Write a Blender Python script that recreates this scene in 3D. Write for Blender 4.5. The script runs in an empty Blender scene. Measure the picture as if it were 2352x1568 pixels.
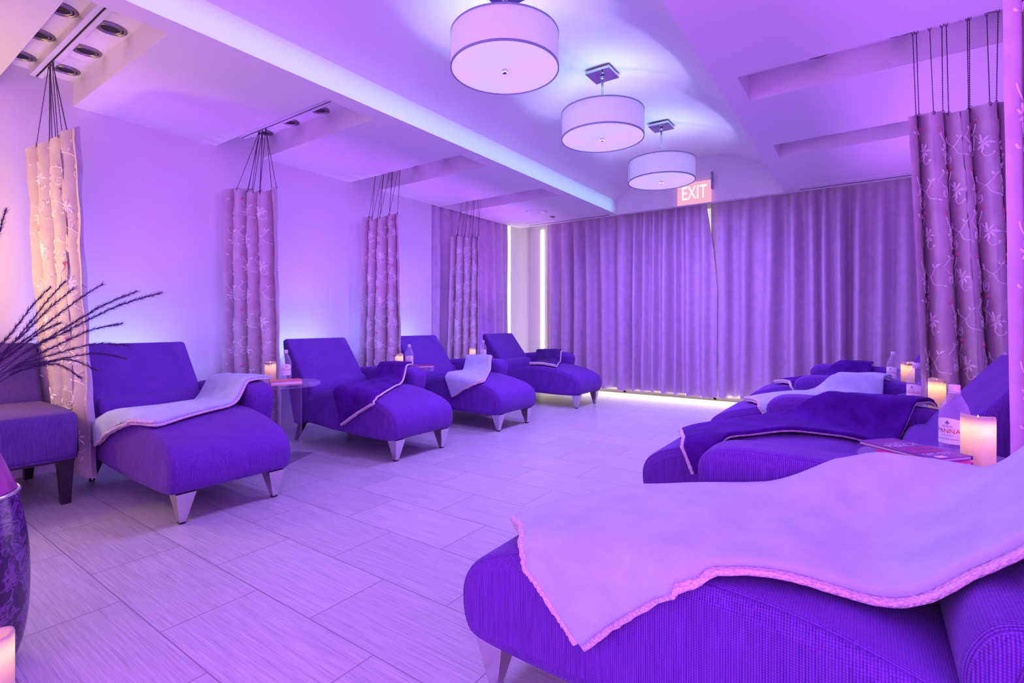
import bpy, bmesh, math, random
import numpy as np
from mathutils import Vector, Matrix
from mathutils.bvhtree import BVHTree
from mathutils import noise as mnoise

random.seed(7)
RS = np.random.RandomState(11)
PI = math.pi
scene = bpy.context.scene
COL = scene.collection

# ------------------------------------------------------------------ helpers
def link(o):
    COL.objects.link(o); return o

def mobj(name, verts, faces, mat=None, parent=None, smooth=True, sharp=None):
    me = bpy.data.meshes.new(name)
    me.from_pydata([tuple(v) for v in verts], [], [tuple(f) for f in faces])
    bm = bmesh.new(); bm.from_mesh(me)
    bmesh.ops.recalc_face_normals(bm, faces=bm.faces[:])
    bm.to_mesh(me); bm.free()
    if smooth:
        me.polygons.foreach_set('use_smooth', [len(p.vertices) <= 16 for p in me.polygons])
        if sharp is not None:
            me.set_sharp_from_angle(angle=math.radians(sharp))
    o = bpy.data.objects.new(name, me)
    if mat: me.materials.append(mat)
    link(o)
    if parent: o.parent = parent
    return o

def tag(o, label, cat, group=None, kind=None):
    o['label'] = label; o['category'] = cat
    if group: o['group'] = group
    if kind: o['kind'] = kind
    return o

def struct(o):
    o['kind'] = 'structure'; return o

def thing(name, label, cat, loc=(0, 0, 0), rz=0.0, group=None):
    e = bpy.data.objects.new(name, None); link(e)
    e.empty_display_size = .1
    e.location = loc; e.rotation_euler = (0, 0, rz)
    return tag(e, label, cat, group)

def dup(root, loc, rz=None, label=None, group=None):
    r = root.copy(); COL.objects.link(r); r.location = loc
    if rz is not None: r.rotation_euler = (0, 0, rz)
    if label: r['label'] = label
    if group: r['group'] = group
    for ch in list(root.children):
        c = ch.copy(); COL.objects.link(c); c.parent = r
        for g in list(ch.children):
            d = g.copy(); COL.objects.link(d); d.parent = c
    return r

class MB:
    """collects shapes into one mesh"""
    def __init__(s): s.v = []; s.f = []
    def add(s, vs, fs):
        b = len(s.v); s.v += [tuple(v) for v in vs]; s.f += [tuple(i + b for i in f) for f in fs]
        return s
    def box(s, x0, x1, y0, y1, z0, z1):
        vs = [(x, y, z) for z in (z0, z1) for y in (y0, y1) for x in (x0, x1)]
        return s.add(vs, [(0, 2, 3, 1), (4, 5, 7, 6), (0, 1, 5, 4), (2, 6, 7, 3), (0, 4, 6, 2), (1, 3, 7, 5)])
    def lathe(s, prof, n=32, c=(0, 0, 0), cap0=False, cap1=False):
        vs = []; fs = []
        m = len(prof)
        for r, z in prof:
            for k in range(n):
                a = 2 * PI * k / n
                vs.append((c[0] + r * math.cos(a), c[1] + r * math.sin(a), c[2] + z))
        for j in range(m - 1):
            for k in range(n):
                k2 = (k + 1) % n
                fs.append((j * n + k, j * n + k2, (j + 1) * n + k2, (j + 1) * n + k))
        if cap0: fs.append(tuple(range(n))[::-1])
        if cap1: fs.append(tuple((m - 1) * n + k for k in range(n)))
        return s.add(vs, fs)
    def tube(s, pts, r, n=6, rfun=None):
        pts = [Vector(p) for p in pts]; m = len(pts); vs = []; fs = []
        up = Vector((0.13, 0.31, 1)).normalized()
        for i, p in enumerate(pts):
            t = (pts[min(i + 1, m - 1)] - pts[max(i - 1, 0)]).normalized()
            a = t.cross(up)
            if a.length < 1e-3: a = t.cross(Vector((1, 0, 0)))
            a.normalize(); b = t.cross(a)
            rr = rfun(i / (m - 1)) if rfun else r
            for k in range(n):
                an = 2 * PI * k / n
                vs.append(p + (a * math.cos(an) + b * math.sin(an)) * rr)
        for i in range(m - 1):
            for k in range(n):
                k2 = (k + 1) % n
                fs.append((i * n + k, i * n + k2, (i + 1) * n + k2, (i + 1) * n + k))
        fs.append(tuple(range(n))); fs.append(tuple((m - 1) * n + k for k in range(n)))
        return s.add(vs, fs)
    def frustum(s, c0, w0, c1, w1):
        """four-sided taper from centre c0 (half sizes w0) to c1 (half sizes w1)"""
        vs = []
        for c, w in ((c0, w0), (c1, w1)):
            for sx, sy in ((-1, -1), (1, -1), (1, 1), (-1, 1)):
                vs.append((c[0] + sx * w[0], c[1] + sy * w[1], c[2]))
        return s.add(vs, [(0, 3, 2, 1), (4, 5, 6, 7), (0, 1, 5, 4), (1, 2, 6, 5), (2, 3, 7, 6), (3, 0, 4, 7)])
    def build(s, name, mat=None, parent=None, smooth=True, sharp=None):
        return mobj(name, s.v, s.f, mat, parent, smooth, sharp)

def catmull(pts, sub=4, closed=True):
    n = len(pts); out = []
    for i in range(n if closed else n - 1):
        if closed:
            p0, p1, p2, p3 = (np.array(pts[(i + k) % n], float) for k in (-1, 0, 1, 2))
        else:
            p0, p1, p2, p3 = (np.array(pts[min(max(i + k, 0), n - 1)], float) for k in (-1, 0, 1, 2))
        for j in range(sub):
            t = j / sub
            out.append(tuple(.5 * ((2 * p1) + (-p0 + p2) * t + (2 * p0 - 5 * p1 + 4 * p2 - p3) * t * t + (-p0 + 3 * p1 - 3 * p2 + p3) * t ** 3)))
    if not closed: out.append(tuple(pts[-1]))
    return out

def profile_solid(prof, w0, w1, r, nseg=5, bulge=0.0):
    """closed side profile [(s,z)] extruded from w0 to w1 with rounded edges of radius r -> canonical (s,w,z)"""
    P = np.array(prof); n = len(P)
    area = .5 * np.sum(P[:, 0] * np.roll(P[:, 1], -1) - np.roll(P[:, 0], -1) * P[:, 1])
    t = np.roll(P, -1, 0) - np.roll(P, 1, 0)
    t /= np.maximum(np.linalg.norm(t, axis=1, keepdims=True), 1e-9)
    nrm = np.stack([-t[:, 1], t[:, 0]], 1) * (1 if area > 0 else -1)     # inward
    rings = []
    for k in range(nseg + 1):
        a = (PI / 2) * k / nseg
        rings.append((w0 + r * (1 - math.cos(a)), r * (1 - math.sin(a))))
    rings = [(w0 - bulge, r + .010)] + rings
    mid = [(w0 + (w1 - w0) * f, 0.0) for f in (.3, .5, .7)]
    other = [(w0 + w1 - w, ins) for w, ins in rings[::-1]]
    allr = rings + mid + other
    vs = []; fs = []
    for w, ins in allr:
        Q = P + nrm * ins
        for q in Q: vs.append((q[0], w, q[1]))
    m = len(allr)
    for j in range(m - 1):
        for k in range(n):
            k2 = (k + 1) % n
            fs.append((j * n + k, j * n + k2, (j + 1) * n + k2, (j + 1) * n + k))
    fs.append(tuple(range(n))); fs.append(tuple((m - 1) * n + k for k in range(n)))
    return vs, fs

# ------------------------------------------------------------------ materials
class NT:
    def __init__(s, name):
        s.m = bpy.data.materials.new(name); s.m.use_nodes = True
        s.t = s.m.node_tree; s.t.nodes.clear()
        s.out = s.n('ShaderNodeOutputMaterial')
    def n(s, ty, **kw):
        x = s.t.nodes.new(ty)
        for k, v in kw.items(): setattr(x, k, v)
        return x
    def l(s, a, b): s.t.links.new(a, b)
    def set(s, node, **kw):
        for k, v in kw.items():
            node.inputs[k.replace('_', ' ')].default_value = v
        return node
    def val(s, x, sock):
        if hasattr(x, 'links'): s.l(x, sock)
        else: sock.default_value = x
    def math(s, op, a, b=0.0):
        x = s.n('ShaderNodeMath', operation=op); s.val(a, x.inputs[0]); s.val(b, x.inputs[1]); return x.outputs[0]
    def ramp(s, fac, stops):
        r = s.n('ShaderNodeValToRGB'); s.l(fac, r.inputs[0])
        el = r.color_ramp.elements
        while len(el) < len(stops): el.new(.5)
        for e, (p, c) in zip(el, stops): e.position = p; e.color = (*c, 1)
        return r.outputs[0]
    def mix(s, fac, a, b, blend='MIX'):
        x = s.n('ShaderNodeMix', data_type='RGBA', blend_type=blend)
        s.val(fac, x.inputs[0])
        for v, k in ((a, 6), (b, 7)):
            if hasattr(v, 'links'): s.l(v, x.inputs[k])
            else: x.inputs[k].default_value = (*v, 1)
        return x.outputs[2]
    def coords(s, kind='Object', scale=(1, 1, 1), loc=(0, 0, 0)):
        c = s.n('ShaderNodeTexCoord'); m = s.n('ShaderNodeMapping')
        m.inputs['Scale'].default_value = scale; m.inputs['Location'].default_value = loc
        s.l(c.outputs[kind], m.inputs[0]); return m.outputs[0]
    def noise(s, vec, scale, detail=3, rough=.5):
        x = s.n('ShaderNodeTexNoise'); s.l(vec, x.inputs['Vector'])
        x.inputs['Scale'].default_value = scale; x.inputs['Detail'].default_value = detail; x.inputs['Roughness'].default_value = rough
        return x.outputs['Fac']
    def bump(s, h, strength=.3, dist=.01):
        b = s.n('ShaderNodeBump'); s.l(h, b.inputs['Height'])
        b.inputs['Strength'].default_value = strength; b.inputs['Distance'].default_value = dist
        return b.outputs[0]
    def bsdf(s, color, rough=.6, metal=0, normal=None, spec=.5, sheen=0, sheen_tint=None):
        p = s.n('ShaderNodeBsdfPrincipled')
        if hasattr(color, 'links'): s.l(color, p.inputs['Base Color'])
        else: p.inputs['Base Color'].default_value = (*color, 1)
        s.val(rough, p.inputs['Roughness'])
        p.inputs['Metallic'].default_value = metal
        p.inputs['Specular IOR Level'].default_value = spec
        if sheen:
            p.inputs['Sheen Weight'].default_value = sheen
            p.inputs['Sheen Roughness'].default_value = .4
            if sheen_tint: p.inputs['Sheen Tint'].default_value = (*sheen_tint, 1)
        if normal is not None: s.l(normal, p.inputs['Normal'])
        return p
    def done(s, sh):
        s.l(sh.outputs[0] if hasattr(sh, 'outputs') else sh, s.out.inputs[0]); return s.m

def simple(name, col, rough=.5, metal=0, spec=.5):
    t = NT(name); return t.done(t.bsdf(col, rough, metal, spec=spec))

def mat_paint(name, col):
    t = NT(name); v = t.coords('Object')
    n = t.noise(v, 2.5, 1)
    return t.done(t.bsdf(t.ramp(n, [(.3, tuple(.985 * c for c in col)), (.7, col)]), .75, spec=.25))

def mat_floor():
    t = NT('floor_tile')
    v = t.coords('Object', loc=(1.55 + .655 * 20, -.69 + .3233 * 20, 0))
    b = t.n('ShaderNodeTexBrick'); t.l(v, b.inputs['Vector'])
    b.offset = .5; b.offset_frequency = 2; b.squash = 1
    t.set(b, Scale=1.0, Mortar_Size=.0022, Mortar_Smooth=.1, Bias=0.0, Brick_Width=.655, Row_Height=.3233)
    b.inputs['Color1'].default_value = (.0, .0, .0, 1); b.inputs['Color2'].default_value = (1, 1, 1, 1); b.inputs['Mortar'].default_value = (.5, .5, .5, 1)
    sep = t.n('ShaderNodeSeparateColor'); t.l(b.outputs['Color'], sep.inputs[0])
    # grain runs along the tile, shifted per tile
    c2 = t.n('ShaderNodeTexCoord'); mp = t.n('ShaderNodeMapping'); t.l(c2.outputs['Object'], mp.inputs[0])
    mp.inputs['Scale'].default_value = (3.0, 110, 1)
    cmb = t.n('ShaderNodeCombineXYZ'); t.l(t.math('MULTIPLY', sep.outputs[0], 40.0), cmb.inputs[0]); t.l(cmb.outputs[0], mp.inputs['Location'])
    g1 = t.noise(mp.outputs[0], 1.0, 3, .65)
    mp2 = t.n('ShaderNodeMapping'); t.l(c2.outputs['Object'], mp2.inputs[0]); mp2.inputs['Scale'].default_value = (6, 300, 1)
    g2 = t.noise(mp2.outputs[0], 1.0, 2, .6)
    g = t.math('ADD', t.math('MULTIPLY', g1, .5), t.math('MULTIPLY', g2, .5))
    col = t.ramp(g, [(.30, (.32, .315, .325)), (.46, (.455, .465, .465)), (.62, (.58, .60, .585))])
    tint = t.math('ADD', .93, t.math('MULTIPLY', sep.outputs[0], .10))
    cc = t.n('ShaderNodeVectorMath', operation='SCALE'); t.l(col, cc.inputs[0]); t.l(tint, cc.inputs['Scale'])
    col = t.mix(b.outputs['Fac'], cc.outputs[0], (.26, .22, .25))
    h = t.math('SUBTRACT', t.math('MULTIPLY', g, .35), t.math('MULTIPLY', b.outputs['Fac'], 1.0))
    rough = t.math('ADD', .30, t.math('MULTIPLY', g1, .22))
    return t.done(t.bsdf(col, rough, normal=t.bump(h, .25, .004), spec=.5))

def mat_weave(name, dark, light, pitch=.0050):
    t = NT(name); v = t.coords('Object')
    s = t.n('ShaderNodeSeparateXYZ'); t.l(v, s.inputs[0])
    k = 2 * PI / pitch
    ge = t.n('ShaderNodeNewGeometry'); ns_ = t.n('ShaderNodeSeparateXYZ'); t.l(ge.outputs['Normal'], ns_.inputs[0])
    side = t.math('GREATER_THAN', t.math('ABSOLUTE', ns_.outputs[1]), .70); top = t.math('GREATER_THAN', t.math('ABSOLUTE', ns_.outputs[2]), .70)
    def pick(f, p, q): return t.math('ADD', t.math('MULTIPLY', f, p), t.math('MULTIPLY', t.math('SUBTRACT', 1.0, f), q))
    a = t.math('SINE', t.math('MULTIPLY', pick(side, s.outputs[0], s.outputs[1]), k))
    b = t.math('SINE', t.math('MULTIPLY', pick(top, s.outputs[0], s.outputs[2]), k))
    wa = t.math('ADD', t.math('MULTIPLY', a, .5), .5); wb = t.math('ADD', t.math('MULTIPLY', b, .5), .5)
    w = t.math('MULTIPLY', wa, t.math('ADD', t.math('MULTIPLY', wb, .6), .4))
    nz = t.noise(v, 420, 2); nl = t.noise(v, 7, 3)
    vs = t.coords('Object', scale=(260, 260, 14)); ns = t.noise(vs, 1, 2)
    f = t.math('ADD', t.math('MULTIPLY', w, .55), t.math('ADD', t.math('MULTIPLY', ns, .5), t.math('MULTIPLY', nl, .25)))
    col = t.ramp(f, [(.25, dark), (.95, light)])
    return t.done(t.bsdf(col, .85, normal=t.bump(f, .5, .002), spec=.15, sheen=.12))

def mat_fleece(name, c0, c1, sheen_tint, sheen=.3):
    t = NT(name); v = t.coords('Object')
    a = t.noise(v, 9, 4, .6); b = t.noise(v, 500, 2)
    col = t.ramp(a, [(.3, c0), (.7, c1)])
    return t.done(t.bsdf(col, .9, normal=t.bump(t.math('ADD', b, t.math('MULTIPLY', a, .8)), .35, .004), spec=.1, sheen=sheen, sheen_tint=sheen_tint))

def mat_sherpa():
    t = NT('sherpa'); v = t.coords('Object')
    vo = t.n('ShaderNodeTexVoronoi'); t.l(v, vo.inputs['Vector']); vo.inputs['Scale'].default_value = 130
    nz = t.noise(v, 260, 3)
    h = t.math('ADD', t.math('SUBTRACT', 1.0, vo.outputs['Distance']), t.math('MULTIPLY', nz, .5))
    col = t.ramp(vo.outputs['Distance'], [(0, (.93, .84, .80)), (.9, (.66, .55, .55))])
    return t.done(t.bsdf(col, .95, normal=t.bump(h, .9, .006), spec=.1, sheen=.2))

def mat_drape(name, c0, c1):
    t = NT(name); v = t.coords('Object')
    vs = t.coords('Object', scale=(40, 40, 900)); n1 = t.noise(vs, 1, 1); n2 = t.noise(v, 14, 2)
    col = t.ramp(t.math('ADD', t.math('MULTIPLY', n1, .35), t.math('MULTIPLY', n2, .65)), [(.3, c0), (.7, c1)])
    p = t.bsdf(col, .5, normal=t.bump(t.math('ADD', t.math('MULTIPLY', n1, .15), n2), .25, .012), spec=.35, sheen=.15)
    return t.done(p)

def mat_emit(name, col, k):
    t = NT(name); e = t.n('ShaderNodeEmission'); e.inputs[0].default_value = (*col, 1); e.inputs[1].default_value = k
    return t.done(e)

def mat_shade():
    t = NT('lamp_linen'); v = t.coords('Object', scale=(220, 220, 6)); n = t.noise(v, 1, 2)
    col = t.ramp(n, [(.2, (.84, .79, .84)), (.8, (.89, .84, .89))])
    d = t.n('ShaderNodeBsdfDiffuse'); t.l(col, d.inputs[0])
    tr = t.n('ShaderNodeBsdfTranslucent'); t.l(col, tr.inputs[0])
    mx = t.n('ShaderNodeMixShader'); mx.inputs[0].default_value = .09
    t.l(d.outputs[0], mx.inputs[1]); t.l(tr.outputs[0], mx.inputs[2])
    return t.done(mx)

def mat_wax():
    t = NT('candle_wax'); v = t.coords('Object'); n = t.noise(v, 30, 3)
    col = t.ramp(n, [(.3, (.66, .56, .50)), (.7, (.74, .64, .58))])
    d = t.n('ShaderNodeBsdfPrincipled'); t.l(col, d.inputs['Base Color']); d.inputs['Roughness'].default_value = .45
    tr = t.n('ShaderNodeBsdfTranslucent'); t.l(col, tr.inputs[0])
    mx = t.n('ShaderNodeMixShader'); mx.inputs[0].default_value = .42
    t.l(d.outputs[0], mx.inputs[1]); t.l(tr.outputs[0], mx.inputs[2])
    return t.done(mx)

def mat_clear(name, tint, body, rough, fac):
    """clear plastic: mostly see-through with glossy reflections"""
    t = NT(name)
    tr = t.n('ShaderNodeBsdfTransparent'); tr.inputs[0].default_value = (*tint, 1)
    p = t.bsdf(body, rough, spec=.6)
    lw = t.n('ShaderNodeLayerWeight'); lw.inputs[0].default_value = .35
    f = t.math('ADD', t.math('MULTIPLY', lw.outputs['Facing'], .38), fac)
    mx = t.n('ShaderNodeMixShader'); t.l(f, mx.inputs[0]); t.l(tr.outputs[0], mx.inputs[1]); t.l(p.outputs[0], mx.inputs[2])
    return t.done(mx)

def mat_vase(name, c0, c1, scale):
    t = NT(name); v = t.coords('Object'); n = t.noise(v, 8, 2)
    vv = t.n('ShaderNodeVectorMath', operation='ADD'); t.l(v, vv.inputs[0])
    sc = t.n('ShaderNodeVectorMath', operation='SCALE'); nn = t.n('ShaderNodeTexNoise'); t.l(v, nn.inputs[0]); nn.inputs['Scale'].default_value = 14
    t.l(nn.outputs['Color'], sc.inputs[0]); sc.inputs['Scale'].default_value = .12; t.l(sc.outputs[0], vv.inputs[1])
    w = t.n('ShaderNodeTexNoise'); t.l(vv.outputs[0], w.inputs[0]); w.inputs['Scale'].default_value = scale; w.inputs['Detail'].default_value = 5; w.inputs['Distortion'].default_value = 2.2
    col = t.ramp(w.outputs['Fac'], [(.44, c0), (.52, c1), (.60, c0), (.68, c1)])
    return t.done(t.bsdf(col, .22, spec=.6))

def mat_metal_brushed(name, col, rough):
    t = NT(name); v = t.coords('Object', scale=(1, 1, 30)); n = t.noise(v, 40, 3)
    return t.done(t.bsdf(col, t.math('ADD', rough, t.math('MULTIPLY', n, .12)), 1.0))

M = {}
M['wall'] = mat_paint('white_paint', (.80, .77, .80))
M['ceiling'] = mat_paint('ceiling_paint', (.82, .80, .82))
M['floor'] = mat_floor()
M['chair'] = mat_weave('purple_weave', (.050, .012, .165), (.235, .072, .53))
M['chair2'] = mat_weave('grey_violet_weave', (.045, .022, .12), (.19, .09, .38))
M['chrome'] = mat_metal_brushed('brushed_chrome', (.80, .76, .80), .18)
M['darkwood'] = simple('espresso_wood', (.02, .012, .02), .35)
M['light_fleece'] = mat_fleece('pale_fleece', (.42, .53, .62), (.52, .65, .74), (.85, .9, 1), .2)
M['dark_fleece'] = mat_fleece('dark_fleece', (.045, .006, .14), (.10, .012, .29), (.5, .3, 1), .12)
M['ink_fleece'] = mat_fleece('ink_fleece', (.050, .018, .12), (.095, .035, .22), (.5, .35, .9), .12)
M['sherpa'] = mat_sherpa()
M['drape'] = mat_drape('taffeta_cream', (.52, .42, .47), (.66, .56, .60))
M['backdrape'] = mat_drape('taffeta_mauve', (.52, .40, .53), (.65, .52, .65))
M['thread'] = simple('embroidery_thread', (.92, .84, .88), .35)
M['thread_pink'] = simple('embroidery_pink', (.74, .30, .42), .45)
M['chain'] = simple('chain_metal', (.16, .12, .16), .35, .9)
M['track'] = simple('track_enamel', (.78, .75, .78), .4)
M['black'] = simple('black_slot', (.008, .006, .012), .6)
M['downring'] = mat_metal_brushed('downlight_ring', (.34, .30, .34), .3)
M['shade'] = mat_shade()
M['rim'] = simple('rim_band', (.30, .33, .46), .5)
M['nickel'] = simple('polished_nickel', (.62, .64, .74), .12, 1.0)
M['diffuser'] = None
M['wax'] = mat_wax()
M['water'] = mat_clear('bottle_water', (.97, .95, .99), (.85, .80, .92), .08, .10)
M['cap'] = simple('bottle_cap', (.75, .68, .82), .4)
M['paper'] = simple('label_paper', (.88, .86, .88), .6)
M['red_ink'] = simple('red_ink', (.62, .05, .05), .5)
M['blue_ink'] = simple('blue_ink', (.06, .04, .22), .5)
M['acrylic'] = mat_clear('clear_acrylic', (.95, .93, .97), (.80, .72, .92), .05, .045)
M['pages'] = simple('book_pages', (.85, .80, .78), .8)
M['bk_orange'] = simple('orange_cover', (.80, .16, .14), .4)
M['bk_red'] = simple('dark_red_cover', (.34, .03, .12), .35)
M['bk_violet'] = simple('violet_cover', (.20, .06, .30), .35)
M['bk_magenta'] = simple('magenta_cover', (.72, .02, .25), .4)
M['pink_ink'] = simple('pink_ink', (.85, .05, .30), .5)
M['white_ink'] = simple('white_ink', (.85, .82, .88), .5)
M['plume'] = simple('plume_dark', (.045, .012, .075), .6)
M['vase_low'] = mat_vase('vase_dark', (.03, .006, .05), (.17, .07, .24), 12)
M['vase_up'] = mat_vase('vase_magenta', (.36, .05, .26), (.24, .03, .18), 9)
M['silver'] = simple('silver_band', (.75, .68, .75), .22, 1.0)
M['pane_light'] = mat_emit('lit_pane_fill', (1.0, .92, .80), .8)  # emission for the added panes behind the curtains
M['led'] = mat_emit('led_strip', (1.0, .90, .66), 4.5)

# ------------------------------------------------------------------ room
XL, XR = -4.5, .92
YB, Y0 = 7.05, -1.3
ZC = 2.5
TX0, TX1, TY0, TY1 = -2.82, -.78, -1.3, 6.53
XW2 = -4.60          # left wall behind the corner curtain
RZ = 2.668           # recess ceiling
LREC = [(.735, 1.13), (2.07, 2.465), (3.425, 3.82), (4.79, 5.18)]
RREC = [(1.92, 2.31), (3.32, 3.72), (4.75, 5.13)]

fl = MB(); fl.add([(XW2, Y0, 0), (XR, Y0, 0), (XR, YB, 0), (XW2, YB, 0), (XW2, Y0, -.1), (XR, Y0, -.1), (XR, YB, -.1), (XW2, YB, -.1)],
                  [(0, 1, 2, 3), (7, 6, 5, 4), (0, 4, 5, 1), (1, 5, 6, 2), (2, 6, 7, 3), (3, 7, 4, 0)])
struct(fl.build('floor', M['floor'], smooth=False))
w = MB(); w.box(XL - .1, XL, Y0, 4.65, 0, 2.75); w.box(XW2 - .1, XW2, 4.65, YB + .1, 0, 2.75); w.box(XW2 + .0, XL - .1, 4.62, 4.65, 0, 2.75)
struct(w.build('wall_left', M['wall'], smooth=False))
w = MB(); w.box(XW2, XR + .1, YB, YB + .1, 0, 2.75)
struct(w.build('wall_back', M['wall'], smooth=False))
w = MB(); w.box(XL, -2.2, -.72, -.6, 0, 2.75)
struct(w.build('light_block_front', M['wall'], smooth=False))  # added unseen partition that keeps ambient light off the left wall
w = MB(); w.box(XR, XR + .1, 1.9, YB, 0, 2.75)
struct(w.build('wall_right', M['wall'], smooth=False))

def soffit(mb, xa, xb, ra, rb, recs, yend):
    """flat soffit x in [xa,xb] with recesses spanning x in [ra,rb]"""
    z = ZC; y = Y0
    def quad(x0, x1, y0, y1, zz): mb.add([(x0, y0, zz), (x1, y0, zz), (x1, y1, zz), (x0, y1, zz)], [(0, 1, 2, 3)])
    for (a, b) in recs + [(yend, None)]:
        quad(xa, xb, y, a, z)
        if b is None: break
        if ra > xa: quad(xa, ra, a, b, z)
        if rb < xb: quad(rb, xb, a, b, z)
        quad(ra, rb, a, b, RZ)
        mb.add([(ra, a, z), (rb, a, z), (rb, a, RZ), (ra, a, RZ)], [(0, 1, 2, 3)])
        mb.add([(ra, b, z), (rb, b, z), (rb, b, RZ), (ra, b, RZ)], [(0, 1, 2, 3)])
        for xx in ([] if ra == xa else [ra]) + ([] if rb == xb else [rb]):
            mb.add([(xx, a, z), (xx, b, z), (xx, b, RZ), (xx, a, RZ)], [(0, 1, 2, 3)])
        y = b

YS = 6.615            # front edge of the curtain pocket
c = MB()
soffit(c, XL, TX0, XL, -2.965, LREC, YS)
soffit(c, TX1, XR, -.65, XR, RREC, YS)
c.add([(TX0, TY1, ZC), (TX1, TY1, ZC), (TX1, YS, ZC), (TX0, YS, ZC)], [(0, 1, 2, 3)])
# pocket risers and tops
c.add([(XL, YS, ZC), (XR, YS, ZC), (XR, YS, 2.62), (XL, YS, 2.62)], [(0, 1, 2, 3)])
c.add([(XL, 4.65, ZC), (XL, YS, ZC), (XL, YS, 2.62), (XL, 4.65, 2.62)], [(0, 1, 2, 3)])
c.add([(XW2, YS, 2.62), (XR, YS, 2.62), (XR, YB, 2.62), (XW2, YB, 2.62)], [(0, 1, 2, 3)])
c.add([(XW2, 4.6, 2.62), (XL + .2, 4.6, 2.62), (XL + .2, YS, 2.62), (XW2, YS, 2.62)], [(0, 1, 2, 3)])
# tray fascias
ZF = 2.68
c.add([(TX0, TY0, ZC), (TX0, TY1, ZC), (TX0, TY1, ZF), (TX0, TY0, ZF)], [(0, 1, 2, 3)])
c.add([(TX1, TY0, ZC), (TX1, TY1, ZC), (TX1, TY1, ZF), (TX1, TY0, ZF)], [(0, 1, 2, 3)])
ceil_o = c.build('ceiling', M['ceiling'], smooth=False)
struct(ceil_o)
# barrel vault over the tray with its end wall
half = (TX1 - TX0) / 2; sag = .40; R = (half * half + sag * sag) / (2 * sag); xc = (TX0 + TX1) / 2; zc = ZF + sag - R
ang = math.asin(half / R); N = 40
arc = [(xc + R * math.sin(-ang + 2 * ang * k / N), zc + R * math.cos(-ang + 2 * ang * k / N)) for k in range(N + 1)]
vs = [(x, TY0, z) for x, z in arc] + [(x, TY1, z) for x, z in arc]
fs = [(k, k + 1, N + 2 + k, N + 1 + k) for k in range(N)]
struct(mobj('ceiling_vault', vs, fs, M['ceiling'], smooth=True))
vs = [(x, TY1, z) for x, z in arc] + [(TX1, TY1, ZC), (TX0, TY1, ZC)]
struct(mobj('wall_lunette', vs, [tuple(range(len(vs)))], M['ceiling'], smooth=False))
# closing lid above the recesses so that no light leaks in
struct(MB().box(XW2 - .1, XR + .1, Y0, YB + .1, 3.2, 3.25).build('ceiling_slab', M['ceiling'], smooth=False))

# added glow panes behind the curtains, lighting the slit and top gap
def glow_pane(name, o, du, w, z0, z1):
    """lit pane with frame; o = start point, du = direction along the wall"""
    root = MB()
    n = Vector((du.y, -du.x, 0))
    def P(a, z, d): v = o + du * a + n * d; return (v.x, v.y, z)
    root.add([P(0, z0, .01), P(w, z0, .01), P(w, z1, .01), P(0, z1, .01)], [(0, 1, 2, 3)])
    pane = root.build(name, M['pane_light'], smooth=False); struct(pane)
    fr = MB()
    for a0, a1, za, zb in [(0, w, z0, z0 + .03), (0, w, z1 - .03, z1)] + [(w * k / 4 - .018, w * k / 4 + .018, z0, z1) for k in (1, 2, 3)]:
        fr.add([P(a0, za, .012), P(a1, za, .012), P(a1, zb, .012), P(a0, zb, .012), P(a0, za, .03), P(a1, za, .03), P(a1, zb, .03), P(a0, zb, .03)],
               [(0, 1, 2, 3), (4, 5, 6, 7), (0, 1, 5, 4), (1, 2, 6, 5), (2, 3, 7, 6), (3, 0, 4, 7)])
    fr.build('glow_pane_frame', M['track'], pane, smooth=False)
glow_pane('glow_pane_1', Vector((-4.17, YB, 0)), Vector((1, 0, 0)), 5.04, .0, 2.56)
glow_pane('glow_pane_2', Vector((XW2, 4.72, 0)), Vector((0, 1, 0)), 1.72, .0, 2.56)

for lab, p in (('bright vertical light strip beside the end-wall curtain in the corner', (-4.335, YB - .014)), ('bright vertical light strip at the edge of the narrow side curtain', (XW2 + .014, 6.47))):
    t = thing('light_strip', lab, 'light strip', (p[0], p[1], 0))
    d = (.022, .004) if p[1] > 6.6 else (.004, .022)
    MB().box(-d[0], d[0], -d[1], d[1], .02, 2.52).build('tube', M['led'], t, smooth=False)
    MB().box(-d[0] - .004, d[0] + .004, -d[1] - .004, d[1] + .004, .0, .02).build('end_cap', M['track'], t, smooth=False)
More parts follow.
